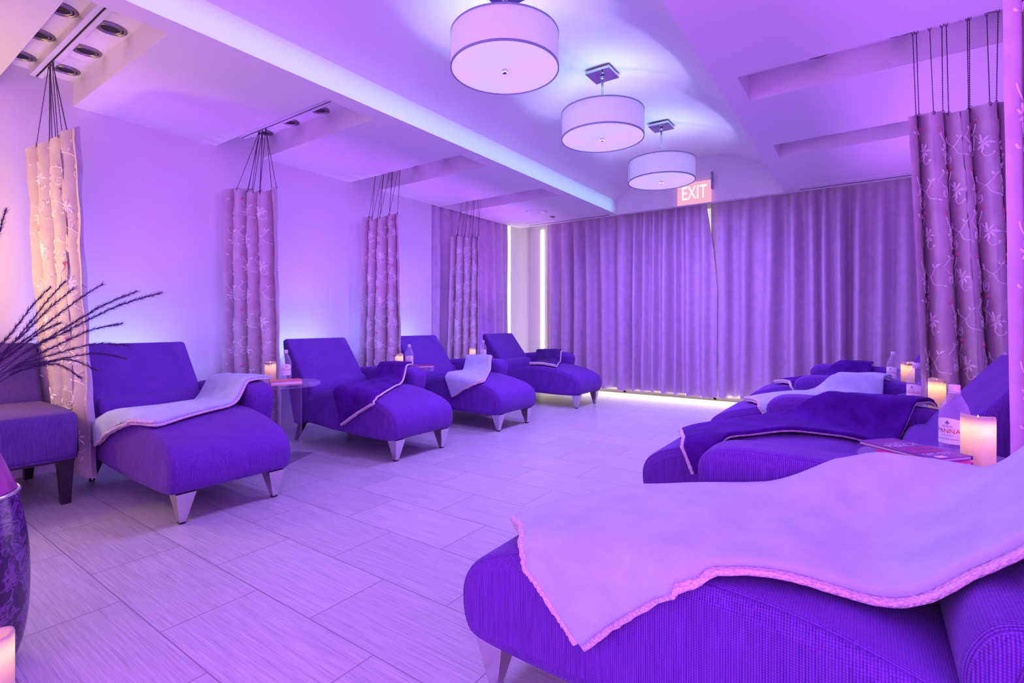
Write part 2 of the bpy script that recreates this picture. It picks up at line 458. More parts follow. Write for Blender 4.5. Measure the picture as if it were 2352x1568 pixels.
# ------------------------------------------------------------------ curtains on the back and corner walls
def pleats(length, wmin, wmax, seed):
    rs = np.random.RandomState(seed); b = [0.0]
    while b[-1] < length: b.append(b[-1] + rs.uniform(wmin, wmax))
    return np.array(b), rs
def sheet(name, p0, p1, z0, z1, seed, mat, amp=.082, wmin=.10, wmax=.30, edge=None, nz=26, parent=None):
    p0 = np.array(p0, float); p1 = np.array(p1, float); L = np.linalg.norm(p1 - p0); d = (p1 - p0) / L; nrm = np.array([-d[1], d[0]])
    b, rs = pleats(L + .3, wmin, wmax, seed)
    nx = int(L / .011); am = rs.uniform(.55, 1.25, len(b)); sk = rs.uniform(-.5, .5, len(b)); dr = rs.uniform(-1, 1, len(b))
    hem = rs.uniform(-.018, .018, len(b))
    vs = []; fs = []
    for j in range(nz + 1):
        f = j / nz; z = z0 + (z1 - z0) * f
        for i in range(nx + 1):
            a = L * i / nx
            if edge: a = min(a, L + edge(f)) if edge(f) < 0 or True else a
            k = int(np.searchsorted(b, a, 'right') - 1); tt = (a - b[k]) / (b[k + 1] - b[k])
            A = am[k] * (1 - tt) + am[k + 1] * tt
            tt2 = tt + .12 * sk[k] * math.sin(2 * PI * tt) + .10 * dr[k] * (1 - f) * math.sin(PI * tt)
            wv = math.cos(2 * PI * tt2); wv = math.copysign(abs(wv) ** .75, wv)
            spread = (.55 + .45 * min(1, (1 - f) * 6)) * (1 + .25 * (1 - f))
            y = amp * A * wv * spread * (.22 + .78 * min(1, min(a, L - a) / .17)) + .012 * math.sin(3.1 * a + 2 * f) + .006 * math.sin(31 * a + 9 * f)
            a2 = a + .018 * (1 - f) * math.sin(5.3 * a + seed)
            q = p0 + d * a2 + nrm * y
            zz = z + (1 - f) ** 8 * (hem[k] * (1 - tt) + hem[k + 1] * tt)
            vs.append((q[0], q[1], zz))
    for j in range(nz):
        for i in range(nx):
            o = j * (nx + 1) + i
            fs.append((o, o + 1, o + nx + 2, o + nx + 1))
    return mobj(name, vs, fs, mat, parent)

YC = 6.70
def slit(f):            # the right edge of the left panel leaves a slit near the top
    return -.135 * max(0, (f - .55) / .45)
s1 = sheet('curtain', (-4.05, YC), (-1.545, YC), .075, 2.57, 3, M['backdrape'], edge=slit)
tag(s1, 'long mauve curtain panel on the end wall, between bright corner and exit sign', 'curtain', 'plain mauve curtains')
s2 = sheet('curtain', (-1.65, YC + .075), (XR - .04, YC + .01), .07, 2.57, 8, M['backdrape'])
tag(s2, 'long mauve curtain panel on the end wall behind the right-hand row of chaises', 'curtain', 'plain mauve curtains')
s3 = sheet('curtain', (-4.525, 6.30), (-4.525, 4.657), .06, 2.57, 5, M['backdrape'], amp=.042, wmin=.12, wmax=.24)
tag(s3, 'narrow mauve curtain on the side wall, beside the glowing room corner', 'curtain', 'plain mauve curtains')

# ------------------------------------------------------------------ embroidered drapes on chains
TW, TH = .34, .46
def motif():
    """ribbons (polyline, width) and petals in tile coordinates; returns two lists"""
    rib = []; pet = []
    def spiral(cx, cy, r, turns, a0, sgn=1, tail=None, wd=.0042):
        pts = []
        for k in range(26):
            f = k / 25; a = a0 + sgn * 2 * PI * turns * f; rr = r * (1 - f) ** .8 + .003
            pts.append((cx + rr * math.cos(a), cy + rr * math.sin(a)))
        if tail: pts = [tail] + pts
        rib.append((pts, wd, 0))
        pet.append(((cx, cy), 0, .011, .008, 0)); pet.append(((cx, cy), PI, .009, .008, 0))
    def curve(p, wd=.0036, c=0):
        rib.append((catmull(p, 7, False), wd, c))
    def leaf(p, a, l, wdt, c=0): pet.append((p, a, l, wdt, c))
    def flower(cx, cy, n, l, wdt, a0=0, c=0):
        for k in range(n):
            leaf((cx, cy), a0 + 2 * PI * k / n + .12 * math.sin(3 * k), l * (1 + .18 * math.sin(2.3 * k)), wdt, c)
    def bud(cx, cy, a, l, c=0):
        for k in range(-2, 3):
            leaf((cx, cy), a + k * .48, l * (1 - .09 * abs(k)), l * .24, c)
    # large flowers with spiral tails
    flower(.085, .33, 7, .046, .0125, .3)
    curve([(.085, .33), (.075, .29), (.095, .255), (.125, .262)]); leaf((.125, .262), 1.0, .016, .013)
    flower(.255, .10, 7, .046, .0125, .9)
    curve([(.255, .10), (.245, .06), (.265, .03), (.295, .037)]); leaf((.295, .037), 1.0, .016, .013)
    # vine that runs across the tile
    curve([(0, .16), (.05, .205), (.11, .20), (.17, .155), (.205, .15), (.255, .10)])
    curve([(.085, .33), (.14, .375), (.20, .37), (.26, .345), (.30, .385), (.34, .62 - .46 + .0)][:5])
    curve([(.26, .345), (.285, .30), (.33, .29)])
    spiral(.045, .095, .030, 1.35, 1.9, -1, (.0, .16))
    spiral(.205, .285, .030, 1.35, 2.4, 1, (.26, .345))
    spiral(.155, .07, .020, 1.2, .3, 1, (.19, .15))
    bud(.215, .215, 1.1, .030, 1); curve([(.215, .215), (.20, .185), (.17, .155)], .003)
    bud(.035, .425, 1.9, .030, 1); curve([(.035, .425), (.05, .395), (.10, .36)], .003)
    leaf((.11, .20), 1.2, .034, .011); leaf((.05, .205), 2.6, .028, .010)
    leaf((.20, .37), 1.9, .034, .011); leaf((.30, .385), .6, .034, .012); leaf((.30, .385), 2.2, .028, .010)
    leaf((.33, .29), -.4, .024, .009)
    return rib, pet
RIB, PET = motif()

def drape(name, label, spec, seed, chains, pink=False, lining=False):
    """hanging bunch: spec = dict(t0,t1,b0,b1 (x,y), zt, zb, n folds, amp)"""
    rs = np.random.RandomState(seed)
    t0, t1, b0, b1 = (np.array(spec[k], float) for k in ('t0', 't1', 'b0', 'b1'))
    zt, zb, n, amp = spec['zt'], spec['zb'], spec['n'], spec['amp']
    side = spec.get('side', -1)
    root = thing(name, label, 'drape', (float((t0[0] + t1[0]) / 2), float((t0[1] + t1[1]) / 2), 0), 0, 'embroidered drapes on chains')
    rx, ry = root.location.x, root.location.y
    NU, NZ = n * 26, 40
    ph = rs.uniform(-.25, .25, n + 2); am = rs.uniform(.75, 1.2, n + 2); tz = rs.uniform(-.03, .03, n + 2); wd = np.cumsum(rs.uniform(.8, 1.25, n)); wd = np.concatenate([[0], wd / wd[-1]])
    G = np.zeros((NU + 1, NZ + 1, 3))
    for i in range(NU + 1):
        q = n * i / NU; k = min(int(q), n - 1); fr = q - k
        for j in range(NZ + 1):
            f = j / NZ                                   # 0 bottom, 1 top
            A = t0 * f + b0 * (1 - f); B = t1 * f + b1 * (1 - f)
            d = B - A; L = np.linalg.norm(d); d = d / L; nr = np.array([d[1], -d[0]]) * -side * -1
            base = wd[k] + (wd[k + 1] - wd[k]) * fr
            ww = (wd[k + 1] - wd[k])
            drift = .10 * math.sin(2.2 * (1 - f) + ph[k] * 9) * ww
            along = (base + .155 * ww * math.sin(2 * PI * fr) * (1 - .25 * (1 - f)) + drift) * L
            aa = am[k] * (1 - fr) + am[k + 1] * fr
            off = amp * aa * math.cos(2 * PI * fr) * (1 + .10 * math.sin(3 * f + k)) * -1
            crinkle = .004 * math.sin(17 * f + 5 * q) + .003 * math.sin(41 * f + 3 * k)
            p = A + d * along + nr * (off + crinkle)
            z = zb + (zt - zb) * f
            z += (f ** 10) * (tz[k] * (1 - fr) + tz[k + 1] * fr - .022 * math.cos(2 * PI * fr)) + ((1 - f) ** 10) * .012 * math.sin(7 * q)
            G[i, j] = (p[0] - rx, p[1] - ry, z)
    vs = [tuple(G[i, j]) for i in range(NU + 1) for j in range(NZ + 1)]
    fs = [(i * (NZ + 1) + j, (i + 1) * (NZ + 1) + j, (i + 1) * (NZ + 1) + j + 1, i * (NZ + 1) + j + 1) for i in range(NU) for j in range(NZ)]
    # surface length across the cloth (at mid height) so that the pattern keeps its size
    mid = G[:, NZ // 2]; seg = np.linalg.norm(np.diff(mid, axis=0), axis=1); cum = np.concatenate([[0], np.cumsum(seg)]); Ltot = cum[-1]
    Nn = np.zeros_like(G)
    du = np.gradient(G, axis=0); dz = np.gradient(G, axis=1); Nn = np.cross(du, dz); Nn /= np.maximum(np.linalg.norm(Nn, axis=2, keepdims=True), 1e-9)
    def S(a, z, h):
        iu = np.interp(a, cum, np.arange(NU + 1)); jz = (z - zb) / (zt - zb) * NZ
        i = min(int(iu), NU - 1); j = min(max(int(jz), 0), NZ - 1); x = iu - i; y = jz - j
        g = (G[i, j] * (1 - x) + G[i + 1, j] * x) * (1 - y) + (G[i, j + 1] * (1 - x) + G[i + 1, j + 1] * x) * y
        nn = Nn[i, j] * (1 - x) + Nn[i + 1, j] * x
        return g + nn * h
    outs = (MB(), MB())
    sg = spec.get('face', 1)
    na = int(Ltot / TW) + 1; nzt = int((zt - zb) / TH) + 2
    for ta in range(na):
        for tzz in range(nzt):
            ox = ta * TW; oz = zb + tzz * TH - (.5 * TH if ta % 2 else 0) - .11
            for pts, wdt, ci in RIB:
                P = np.array(pts); T = np.gradient(P, axis=0); T /= np.maximum(np.linalg.norm(T, axis=1, keepdims=True), 1e-9); Nr = np.stack([-T[:, 1], T[:, 0]], 1)
                rows = []; ok = True
                for q, nq in zip(P, Nr):
                    a, z = ox + q[0], oz + q[1]
                    if a < .012 or a > Ltot - .012 or z < zb + .01 or z > zt - .012: ok = False; break
                    rows += [S(a + nq[0] * wdt * .5, z + nq[1] * wdt * .8, .0006 * sg), S(a, z, .0045 * sg), S(a - nq[0] * wdt * .8, z - nq[1] * wdt * .8, .0006 * sg)]
                if not ok: continue
                m = len(P)
                outs[ci].add(rows, [(3 * k + e, 3 * k + e + 1, 3 * k + e + 4, 3 * k + e + 3) for k in range(m - 1) for e in (0, 1)])
            for (cx, cz), a0, l, wdt, ci in PET:
                a, z = ox + cx, oz + cz
                if a < .05 or a > Ltot - .05 or z < zb + .06 or z > zt - .05: continue
                ca, sa = math.cos(a0), math.sin(a0); rows = []
                for fq, hw in ((.06, .16), (.3, .7), (.6, 1.0), (.85, .65), (1.0, .04)):
                    bend = .10 * l * math.sin(PI * fq)
                    for e, hh in ((hw * 1.15, .0006), (0, .0065), (-hw * 1.15, .0006)):
                        px = l * fq; py = wdt * .5 * e + bend
                        rows.append(S(a + px * ca - py * sa, z + px * sa + py * ca, hh * sg))
                outs[1 if (pink and ci) else (1 if ci else 0)].add(rows, [(3 * k + e, 3 * k + e + 1, 3 * k + e + 4, 3 * k + e + 3) for k in range(4) for e in (0, 1)])
    mi = [0] * len(fs)
    for ci in (0, 1):
        b0 = len(vs); vs += outs[ci].v; fs += [tuple(q + b0 for q in f_) for f_ in outs[ci].f]; mi += [ci + 1] * len(outs[ci].f)
    me = bpy.data.meshes.new('cloth'); me.from_pydata(vs, [], fs)
    for mm in ('drape', 'thread', 'thread_pink'): me.materials.append(M[mm])
    me.polygons.foreach_set('material_index', mi); me.polygons.foreach_set('use_smooth', [True] * len(fs))
    o = bpy.data.objects.new('cloth', me); link(o); o.parent = root
    # chains from the track in the ceiling recess
    for q in range(chains):
        f = q / (chains - 1)
        fa = spec['att'][0] + (spec['att'][1] - spec['att'][0]) * f + rs.uniform(-.015, .015)
        i = min(max(int(round(fa * NU)), 2), NU - 2)
        top = G[i, NZ]
        gx = np.clip((top[0] + rx - t0[0]) / (t1[0] - t0[0]), 0, 1); tx = spec['hang'][0] + (spec['hang'][1] - spec['hang'][0]) * gx - rx; ty = spec['hy'] - ry
        zt2 = RZ - .066
        mb = MB()
        L = zt2 - top[2] + .01; m = max(int(L / .006), 12)
        pts = [(top[0] * (1 - g) + tx * g, top[1] * (1 - g) + ty * g, top[2] - .012 + (zt2 - top[2] + .012) * g) for g in [kk / m for kk in range(m + 1)]]
        mb.tube(pts, .003, 4, rfun=lambda g, m=m: .0034 if int(round(g * m)) % 2 else .0014)
        # hook loops at both ends
        for (hx, hy, hz) in ((pts[0][0], pts[0][1], pts[0][2] + .008), (tx, ty, zt2)):
            mb.tube([(hx + .007 * math.cos(a), hy, hz + .011 * math.sin(a)) for a in [2 * PI * kk / 10 for kk in range(11)]], .0019, 4)
        mb.build('chain', M['chain'], root)
    return root

drape('drape', 'warm-lit cream drape hanging between the grey armchair and the first wall-side chaise',
      dict(t0=(-4.43, .91), t1=(-3.86, 1.01), b0=(-4.40, .995), b1=(-3.62, 1.02), zt=2.17, zb=.10, n=4, amp=.036, hang=(-4.26, -4.03), hy=.935, att=(.25, .72)), 21, 9)
drape('drape', 'embroidered drape hanging behind the round table with the orange book',
      dict(t0=(-4.40, 2.14), t1=(-3.97, 2.30), b0=(-4.44, 2.13), b1=(-3.90, 2.33), zt=2.12, zb=.10, n=4, amp=.065, hang=(-4.26, -4.05), hy=2.27, att=(.25, .88)), 22, 10)
drape('drape', 'embroidered drape on the side wall, second from the mauve corner curtains',
      dict(t0=(-4.34, 3.49), t1=(-3.93, 3.62), b0=(-4.42, 3.48), b1=(-3.90, 3.62), zt=2.11, zb=.10, n=4, amp=.062, hang=(-4.38, -3.86), hy=3.625, att=(.08, .92)), 23, 11)
drape('drape', 'embroidered drape hanging in front of the narrow corner curtain',
      dict(t0=(-4.40, 4.93), t1=(-4.02, 5.05), b0=(-4.43, 4.90), b1=(-4.03, 5.02), zt=2.12, zb=.10, n=4, amp=.05, hang=(-4.33, -3.95), hy=4.985, att=(.1, .95)), 24, 11)
drape('drape', 'broad embroidered drape on the right, hanging before the end wall with white vines',
      dict(t0=(.165, 3.545), t1=(.62, 3.565), b0=(.26, 3.555), b1=(.70, 3.565), zt=2.14, zb=.10, n=4, amp=.070, hang=(.150, .62), hy=3.56, att=(.06, .96)), 25, 10)
drape('drape', 'embroidered drape with pink buds at the edge of the picture, next to the glowing candle',
      dict(t0=(.375, 2.34), t1=(.80, 2.31), b0=(.375, 2.335), b1=(.80, 2.33), zt=2.16, zb=.10, n=4, amp=.042, hang=(.40, .80), hy=2.20, att=(.05, .95)), 26, 8, pink=True)

# tracks and downlights in the recesses
def track(x0, x1, y, label):
    t = thing('curtain_track', label, 'curtain track', ((x0 + x1) / 2, y, RZ), 0, 'white curtain tracks')
    h = (x1 - x0) / 2
    m = MB(); m.box(-h, h, -.032, -.006, -.05, 0); m.box(-h, h, .006, .032, -.05, 0); m.box(-h, h, -.006, .006, -.012, 0)
    m.build('rail', M['track'], t, smooth=False)
    MB().box(-h + .002, h - .002, -.0055, .0055, -.046, -.012).build('slot', M['black'], t, smooth=False)
    return t
def make_downlight(label, loc):
    t = thing('recessed_downlight', label, 'downlight', loc, 0, 'dark recessed downlights')
    m = MB(); m.lathe([(.076, -.001), (.076, -.006), (.064, -.010), (.061, -.002)], 28); m.build('trim_ring', M['downring'], t)
    m = MB(); m.lathe([(.055, -.002), (.053, -.008), (.047, -.009), (.045, -.002)], 28); m.build('inner_ring', M['downring'], t)
    m = MB(); m.lathe([(.043, -.0045), (.030, -.003), (.0005, -.003)], 24); m.build('lens', M['black'], t)
    m = MB(); m.lathe([(.060, -.0025), (.0405, -.0025)], 28); m.build('baffle', M['black'], t)
    return t
where = ['above the grey armchair', 'above the orange book table', 'above the dark red book table', 'above the corner drape']
dl0 = None
for k, (a, b) in enumerate(LREC):
    yc = (a + b) / 2
    track(-4.47, -2.98, yc, 'white curtain track in the ceiling recess ' + where[k])
    for j, dy in enumerate((.11, -.11)):
        for i, x in enumerate((-3.50, -3.91, -4.31)):
            lab = 'dark round downlight %s, %s row, %s' % (where[k], ('far', 'near')[j], ('by the fascia', 'in the middle', 'by the wall')[i])
            if dl0 is None: dl0 = make_downlight(lab, (x, yc + dy, RZ))
            else: dup(dl0, (x, yc + dy, RZ), label=lab)
rw = ['over the candle table', 'over the broad drape', 'at the end of the right soffit']
for k, (a, b) in enumerate(RREC):
    yc = (a + b) / 2 if k else 2.20
    track(-.63, XR - .02, (a + b) / 2 if k else 2.20, 'white curtain track in the right ceiling recess ' + rw[k])
    for j, dy in enumerate((.11, -.11)):
        for i, x in enumerate((-.25, .16, .57)):
            y = (a + b) / 2 + dy
            dup(dl0, (x, y, RZ), label='dark round downlight %s, %s row, %s' % (rw[k], ('far', 'near')[j], ('by the tray', 'in the middle', 'by the wall')[i]))

# linear air slots beside the curtains
for (x0, x1, lab) in ((-4.22, -2.92, 'linear air slot in the soffit by the bright corner'), (-.62, .86, 'linear air slot in the right soffit by the mauve curtain')):
    t = thing('air_slot', lab, 'air vent', ((x0 + x1) / 2, 6.42, ZC)); h = (x1 - x0) / 2
    MB().box(-h, h, -.075, .055, -.006, 0).build('grille_frame', M['ceiling'], t, smooth=False)
    MB().box(-h, h, .060, .078, -.007, .0).build('slot', M['black'], t, smooth=False)
# ceiling speaker and sprinkler
t = thing('ceiling_speaker', 'round white ceiling speaker in the soffit near the bright corner', 'speaker', (-3.66, 5.78, ZC))
MB().lathe([(.152, 0), (.150, -.008), (.118, -.012), (.112, -.007), (.07, -.005)], 40).build('bezel', M['track'], t)
MB().lathe([(.07, -.005), (.05, -.016), (.0005, -.018)], 32).build('grille', M['ceiling'], t)
t = thing('ceiling_sprinkler', 'small dark round sprinkler cover beside the ceiling speaker', 'sprinkler', (-3.62, 6.14, ZC))
MB().lathe([(.036, 0), (.036, -.008), (.028, -.014), (.0005, -.014)], 24).build('cover', M['downring'], t)
MB().lathe([(.010, -.014), (.008, -.03), (.0005, -.03)], 12).build('sprinkler_head', M['nickel'], t)

# ------------------------------------------------------------------ drum pendants
def emis_diffuser():
    t = NT('lit_diffuser'); v = t.coords('Object'); n = t.noise(v, 3.0, 1)
    col = t.ramp(n, [(.35, (.95, .60, .95)), (.62, (.70, .66, 1.0))])
    e = t.n('ShaderNodeEmission'); t.l(col, e.inputs[0]); e.inputs[1].default_value = .55
    d = t.bsdf((.75, .72, .78), .5)
    a = t.n('ShaderNodeAddShader'); t.l(e.outputs[0], a.inputs[0]); t.l(d.outputs[0], a.inputs[1])
    return t.done(a)
M['diffuser'] = emis_diffuser()
RD, HD = .335, .215
def make_pendant(label, x, y, zb, zcan):
    t = thing('drum_pendant', label, 'pendant lamp', (x, y, zb), 0, 'drum pendants under the vault')
    MB().lathe([(RD, .012), (RD, HD - .010)], 64).build('shade', M['shade'], t)
    MB().lathe([(RD + .002, .0), (RD + .002, .014), (RD - .004, .014), (RD - .006, .002), (RD + .002, .0)], 64).build('bottom_rim', M['rim'], t)
    MB().lathe([(RD + .002, HD - .012), (RD + .002, HD), (RD - .004, HD), (RD - .004, HD - .012)], 64).build('top_rim', M['rim'], t)
    MB().lathe([(RD - .006, .006), (RD - .05, .004), (.0005, .004)], 64).build('diffuser', M['diffuser'], t)
    a = math.radians(218)
    m = MB(); m.add([((RD + .0015) * math.cos(a + e), (RD + .0015) * math.sin(a + e), z) for z in (.012, HD - .01) for e in (-.018, .018)], [(0, 1, 3, 2)]); m.build('seam', M['rim'], t)
    f = MB(); f.box(-.014, .014, -.014, .014, -.016, .004); f.build('finial', M['nickel'], t, smooth=False)
    top = zcan - zb
    r = MB(); r.tube([(0, 0, .004), (0, 0, top - .02)], .009, 12); r.lathe([(.009, top - .05), (.018, top - .045), (.018, top - .03), (.009, top - .02)], 16); r.build('stem', M['nickel'], t)
    sp = MB()
    for k in range(3):
        an = 2 * PI * k / 3 + .4
        sp.tube([(0, 0, HD - .02), ((RD - .004) * math.cos(an), (RD - .004) * math.sin(an), HD - .02)], .004, 6)
    sp.build('spider_arm', M['nickel'], t)
    cp = MB(); cp.box(-.105, .105, -.105, .105, top - .022, top); cp.build('canopy_plate', M['nickel'], t, smooth=False)
    return t
PEND = [(-1.85, 2.56, 2.575, 3.06, 'white drum pendant closest to the camera, cropped at its canopy'),
        (-1.79, 3.85, 2.52, 3.06, 'white drum pendant with the dark square canopy, in the middle of the three'),
        (-1.76, 5.22, 2.475, 3.06, 'white drum pendant hanging beside the exit sign')]
for x, y, zb, zcn, lab in PEND: make_pendant(lab, x, y, zb, zcn)

# ------------------------------------------------------------------ exit sign
def text_mesh(body, size, extrude=0.0, align='CENTER'):
    cu = bpy.data.curves.new('txt', 'FONT'); cu.body = body; cu.size = size; cu.extrude = extrude; cu.align_x = align; cu.align_y = 'CENTER'
    cu.resolution_u = 3
    o = bpy.data.objects.new('txt', cu); COL.objects.link(o)
    dg = bpy.context.evaluated_depsgraph_get(); me = bpy.data.meshes.new_from_object(o.evaluated_get(dg))
    vs = [tuple(v.co) for v in me.vertices]; fs = [tuple(p.vertices) for p in me.polygons]
    bpy.data.objects.remove(o); bpy.data.curves.remove(cu); bpy.data.meshes.remove(me)
    return vs, fs
def mat_sign():
    t = NT('edge_lit_acrylic')
    e = t.n('ShaderNodeEmission'); e.inputs[0].default_value = (1, .46, .66, 1); e.inputs[1].default_value = 1.0
    tr = t.n('ShaderNodeBsdfTransparent'); mx = t.n('ShaderNodeMixShader'); mx.inputs[0].default_value = .6
    t.l(tr.outputs[0], mx.inputs[1]); t.l(e.outputs[0], mx.inputs[2]); return t.done(mx)
t = thing('exit_sign', 'glowing pink edge-lit EXIT sign hung on the end wall above the mauve curtains', 'exit sign', (-1.775, TY1 - .035, 2.50))
p = MB(); p.box(-.205, .205, -.006, .006, .0, .26); p.build('panel', mat_sign(), t, smooth=False)
vs, fs = text_mesh('EXIT', .215, .002)
xs = [v[0] for v in vs]; sx = .30 / (max(xs) - min(xs))
mobj('lettering', [(v[0] * sx, -.0085 - v[2], .128 + v[1] * 1.1) for v in vs], fs, mat_emit('exit_red', (1, .66, .60), 2.0), t, smooth=False)
b = MB(); b.box(-.205, -.199, -.009, .009, -.002, .262); b.box(.199, .205, -.009, .009, -.002, .262); b.box(-.205, .205, -.009, .009, .256, .264); b.box(-.205, .205, -.009, .009, -.004, .003)
b.build('frame', mat_emit('exit_edge', (1, .35, .60), 1.2), t, smooth=False)
b = MB(); b.box(.205, .218, -.02, .034, .15, .36); b.build('bracket', M['rim'], t, smooth=False)

# ------------------------------------------------------------------ chaises   canonical (s, w, z): s back from the foot end, w from the open side
W = .62
pod = catmull([(1.14, .20), (.92, .168), (.62, .152), (.32, .147), (.12, .150), (.035, .163), (.008, .20), (.0, .25), (.004, .30), (.034, .352),
               (.11, .398), (.25, .440), (.40, .468), (.55, .481), (.70, .478), (.85, .458), (1.0, .415), (1.14, .36)], 4)
back = catmull([(1.355, .835), (1.385, .865), (1.425, .860), (1.438, .82), (1.40, .60), (1.33, .35), (1.275, .17), (1.255, .148), (1.20, .148), (1.17, .17), (1.10, .30), (1.085, .42), (1.125, .54), (1.24, .69)], 4)
lumb = catmull([(1.135, .545), (1.07, .525), (1.035, .46), (1.04, .39), (1.09, .34), (1.19, .34), (1.22, .45), (1.19, .545)], 5)
armp = catmull([(.56, .165), (.52, .20), (.495, .35), (.462, .50), (.466, .565), (.51, .603), (.60, .617), (.85, .612), (1.10, .60), (1.24, .575), (1.29, .50), (1.275, .30), (1.255, .18), (1.22, .16)], 4)
CAN = {'seat': profile_solid(pod, 0, W, .030, 5, .006), 'backrest': profile_solid(back, .0, W, .024, 5, .003),
       'lumbar_cushion': profile_solid(lumb, .015, W - .005, .034, 5, .0), 'armrest': profile_solid(armp, W - .002, W + .165, .030, 5, .004)}
BV = []; BF = []
for k, (v, f) in CAN.items():
    b0 = len(BV); BV += v; BF += [tuple(i + b0 for i in ff) for ff in f]
TREE = BVHTree.FromPolygons([Vector(v) for v in BV], BF)
def Hs(s, w_):
    h = TREE.ray_cast(Vector((s, w_, 1.6)), Vector((0, 0, -1)))
    return h[0].z if h[0] is not None else None

def piping(parts_prof, w_, ins, mirror, name, root, mat, r=.0035, rng=None):
    P = np.array(parts_prof); t_ = np.roll(P, -1, 0) - np.roll(P, 1, 0); t_ /= np.maximum(np.linalg.norm(t_, axis=1, keepdims=True), 1e-9)
    area = .5 * np.sum(P[:, 0] * np.roll(P[:, 1], -1) - np.roll(P[:, 0], -1) * P[:, 1]); nr = np.stack([-t_[:, 1], t_[:, 0]], 1) * (1 if area > 0 else -1)
    Q = P + nr * ins
    idx = rng if rng else range(len(Q))
    MB().tube([(-Q[i][0] * mirror, w_, Q[i][1]) for i in idx], r, 5).build(name, mat, root)

def make_chaise(mirror, label, loc):
    root = thing('chaise_lounge', label, 'chaise lounge', loc, 0, 'purple chaises')
    for k, (v, f) in CAN.items():
        mobj(k, [(-a * mirror, b, c) for a, b, c in v], f, M['chair'], root)
    seat = [o for o in root.children if o.name.startswith('seat')][0]
    for w_ in (.010, W - .010):
        piping(pod, w_, .008, mirror, 'seam_piping', seat, M['chair'], .0028)
    for w_, sg in ((.075, 1), (W - .075, -1)):
        m = MB(); m.frustum((-.075 * mirror, w_, .158), (.046, .046), (-.072 * mirror, w_ - .006 * sg, .008), (.014, .014))
        m.build('leg', M['chrome'], root, smooth=False)
        m = MB(); m.frustum((-1.215 * mirror, w_ - .02 * sg, .155), (.026, .026), (-1.30 * mirror, w_ - .03 * sg, .0), (.011, .011))
        lg = m.build('leg', M['darkwood'], root, smooth=False); lg['label'] = 'dark slanted rear leg'
        m = MB(); m.frustum((-.072 * mirror, w_ - .006 * sg, .010), (.015, .015), (-.072 * mirror, w_ - .006 * sg, 0), (.013, .013))
        m.build('foot_glide', M['darkwood'], root, smooth=False)
    return root

LX, RX = -2.74, -.91
LY = [1.06, 2.47, 3.72, 5.27]
RY = [1.05, 2.40, 3.66, 4.98]
labL = ['purple chaise with pale throw beside the cream drape and the grey armchair',
        'purple chaise with dark white-edged throw, next to the table with the orange book',
        'purple chaise with pale folded throw in front of the narrow corner curtain',
        'purple chaise with ink-dark throw, standing at the bright room corner']
labR = ['large purple chaise in the foreground under the wide pale throw',
        'purple chaise under the dark throw, behind the foreground chaise',
        'purple chaise under the slim pale throw, right row, third from the camera',
        'purple chaise under dark throw, right row, farthest, before the mauve curtain']
proto = {}
for side, X, Ys, labs in ((1, LX, LY, labL), (-1, RX, RY, labR)):
    for i, y in enumerate(Ys):
        if i == 0: proto[side] = make_chaise(side, labs[i], (X, y, 0))
        else: dup(proto[side], (X, y, 0), label=labs[i])

# ------------------------------------------------------------------ throws draped over the chaises
def drape_grid(B0, B1, A0, A1, nu, nv, wr=.004, seed=0, iters=26, bow=0.0, bow0=0.0):
    """B = free end on the open side, A = end on the arm; index 0 = foot-side edge, 1 = head-side edge; (s, w) pairs, w<0 hangs"""
    G = np.zeros((nu + 1, nv + 1, 3)); hang = np.zeros((nu + 1, nv + 1), int)
    for i in range(nu + 1):
        u = i / nu
        for j in range(nv + 1):
            v = j / nv
            s = (B0[0] * (1 - u) + B1[0] * u) * (1 - v) + (A0[0] * (1 - u) + A1[0] * u) * v
            w_ = (B0[1] * (1 - u) + B1[1] * u) * (1 - v) + (A0[1] * (1 - u) + A1[1] * u) * v
            w_ += 4 * v * (1 - v) * (bow * u + bow0 * (1 - u))
            zz = 0
            if w_ < .0: zz += w_; w2 = -.02; hang[i, j] = 1
            elif w_ > W + .165: zz -= (w_ - W - .165); w2 = W + .188; hang[i, j] = 2
            else: w2 = w_
            if s < .0: zz += s; s2 = -.016; hang[i, j] = 3 if hang[i, j] == 0 else hang[i, j]
            else: s2 = s
            h = Hs(min(max(s2, .03), 1.40), min(max(w2, .03), W + .13))
            G[i, j] = (s2, w2, (h if h else .3) + zz + .012)
    for it in range(iters):
        A = G.copy()
        A[1:-1] += .5 * ((G[2:] + G[:-2]) / 2 - G[1:-1])
        B = A.copy()
        B[:, 1:-1] += .5 * ((A[:, 2:] + A[:, :-2]) / 2 - A[:, 1:-1])
        for i in range(nu + 1):
            for j in range(nv + 1):
                s, w_, z = B[i, j]
                if hang[i, j] == 1: B[i, j, 1] = min(w_, -.019)
                elif hang[i, j] == 2: B[i, j, 1] = max(w_, W + .186)
                elif hang[i, j] == 3: B[i, j, 0] = min(s, -.012)
                else:
                    h = Hs(s, w_)
                    if h is not None and z < h + .012: B[i, j, 2] = h + .012
        G = B
    for i in range(nu + 1):
        for j in range(nv + 1):
            p = G[i, j]; G[i, j, 2] += wr * abs(mnoise.noise(Vector((p[0] * 6 + seed, p[1] * 3.2, p[2] * 3))))
    return G
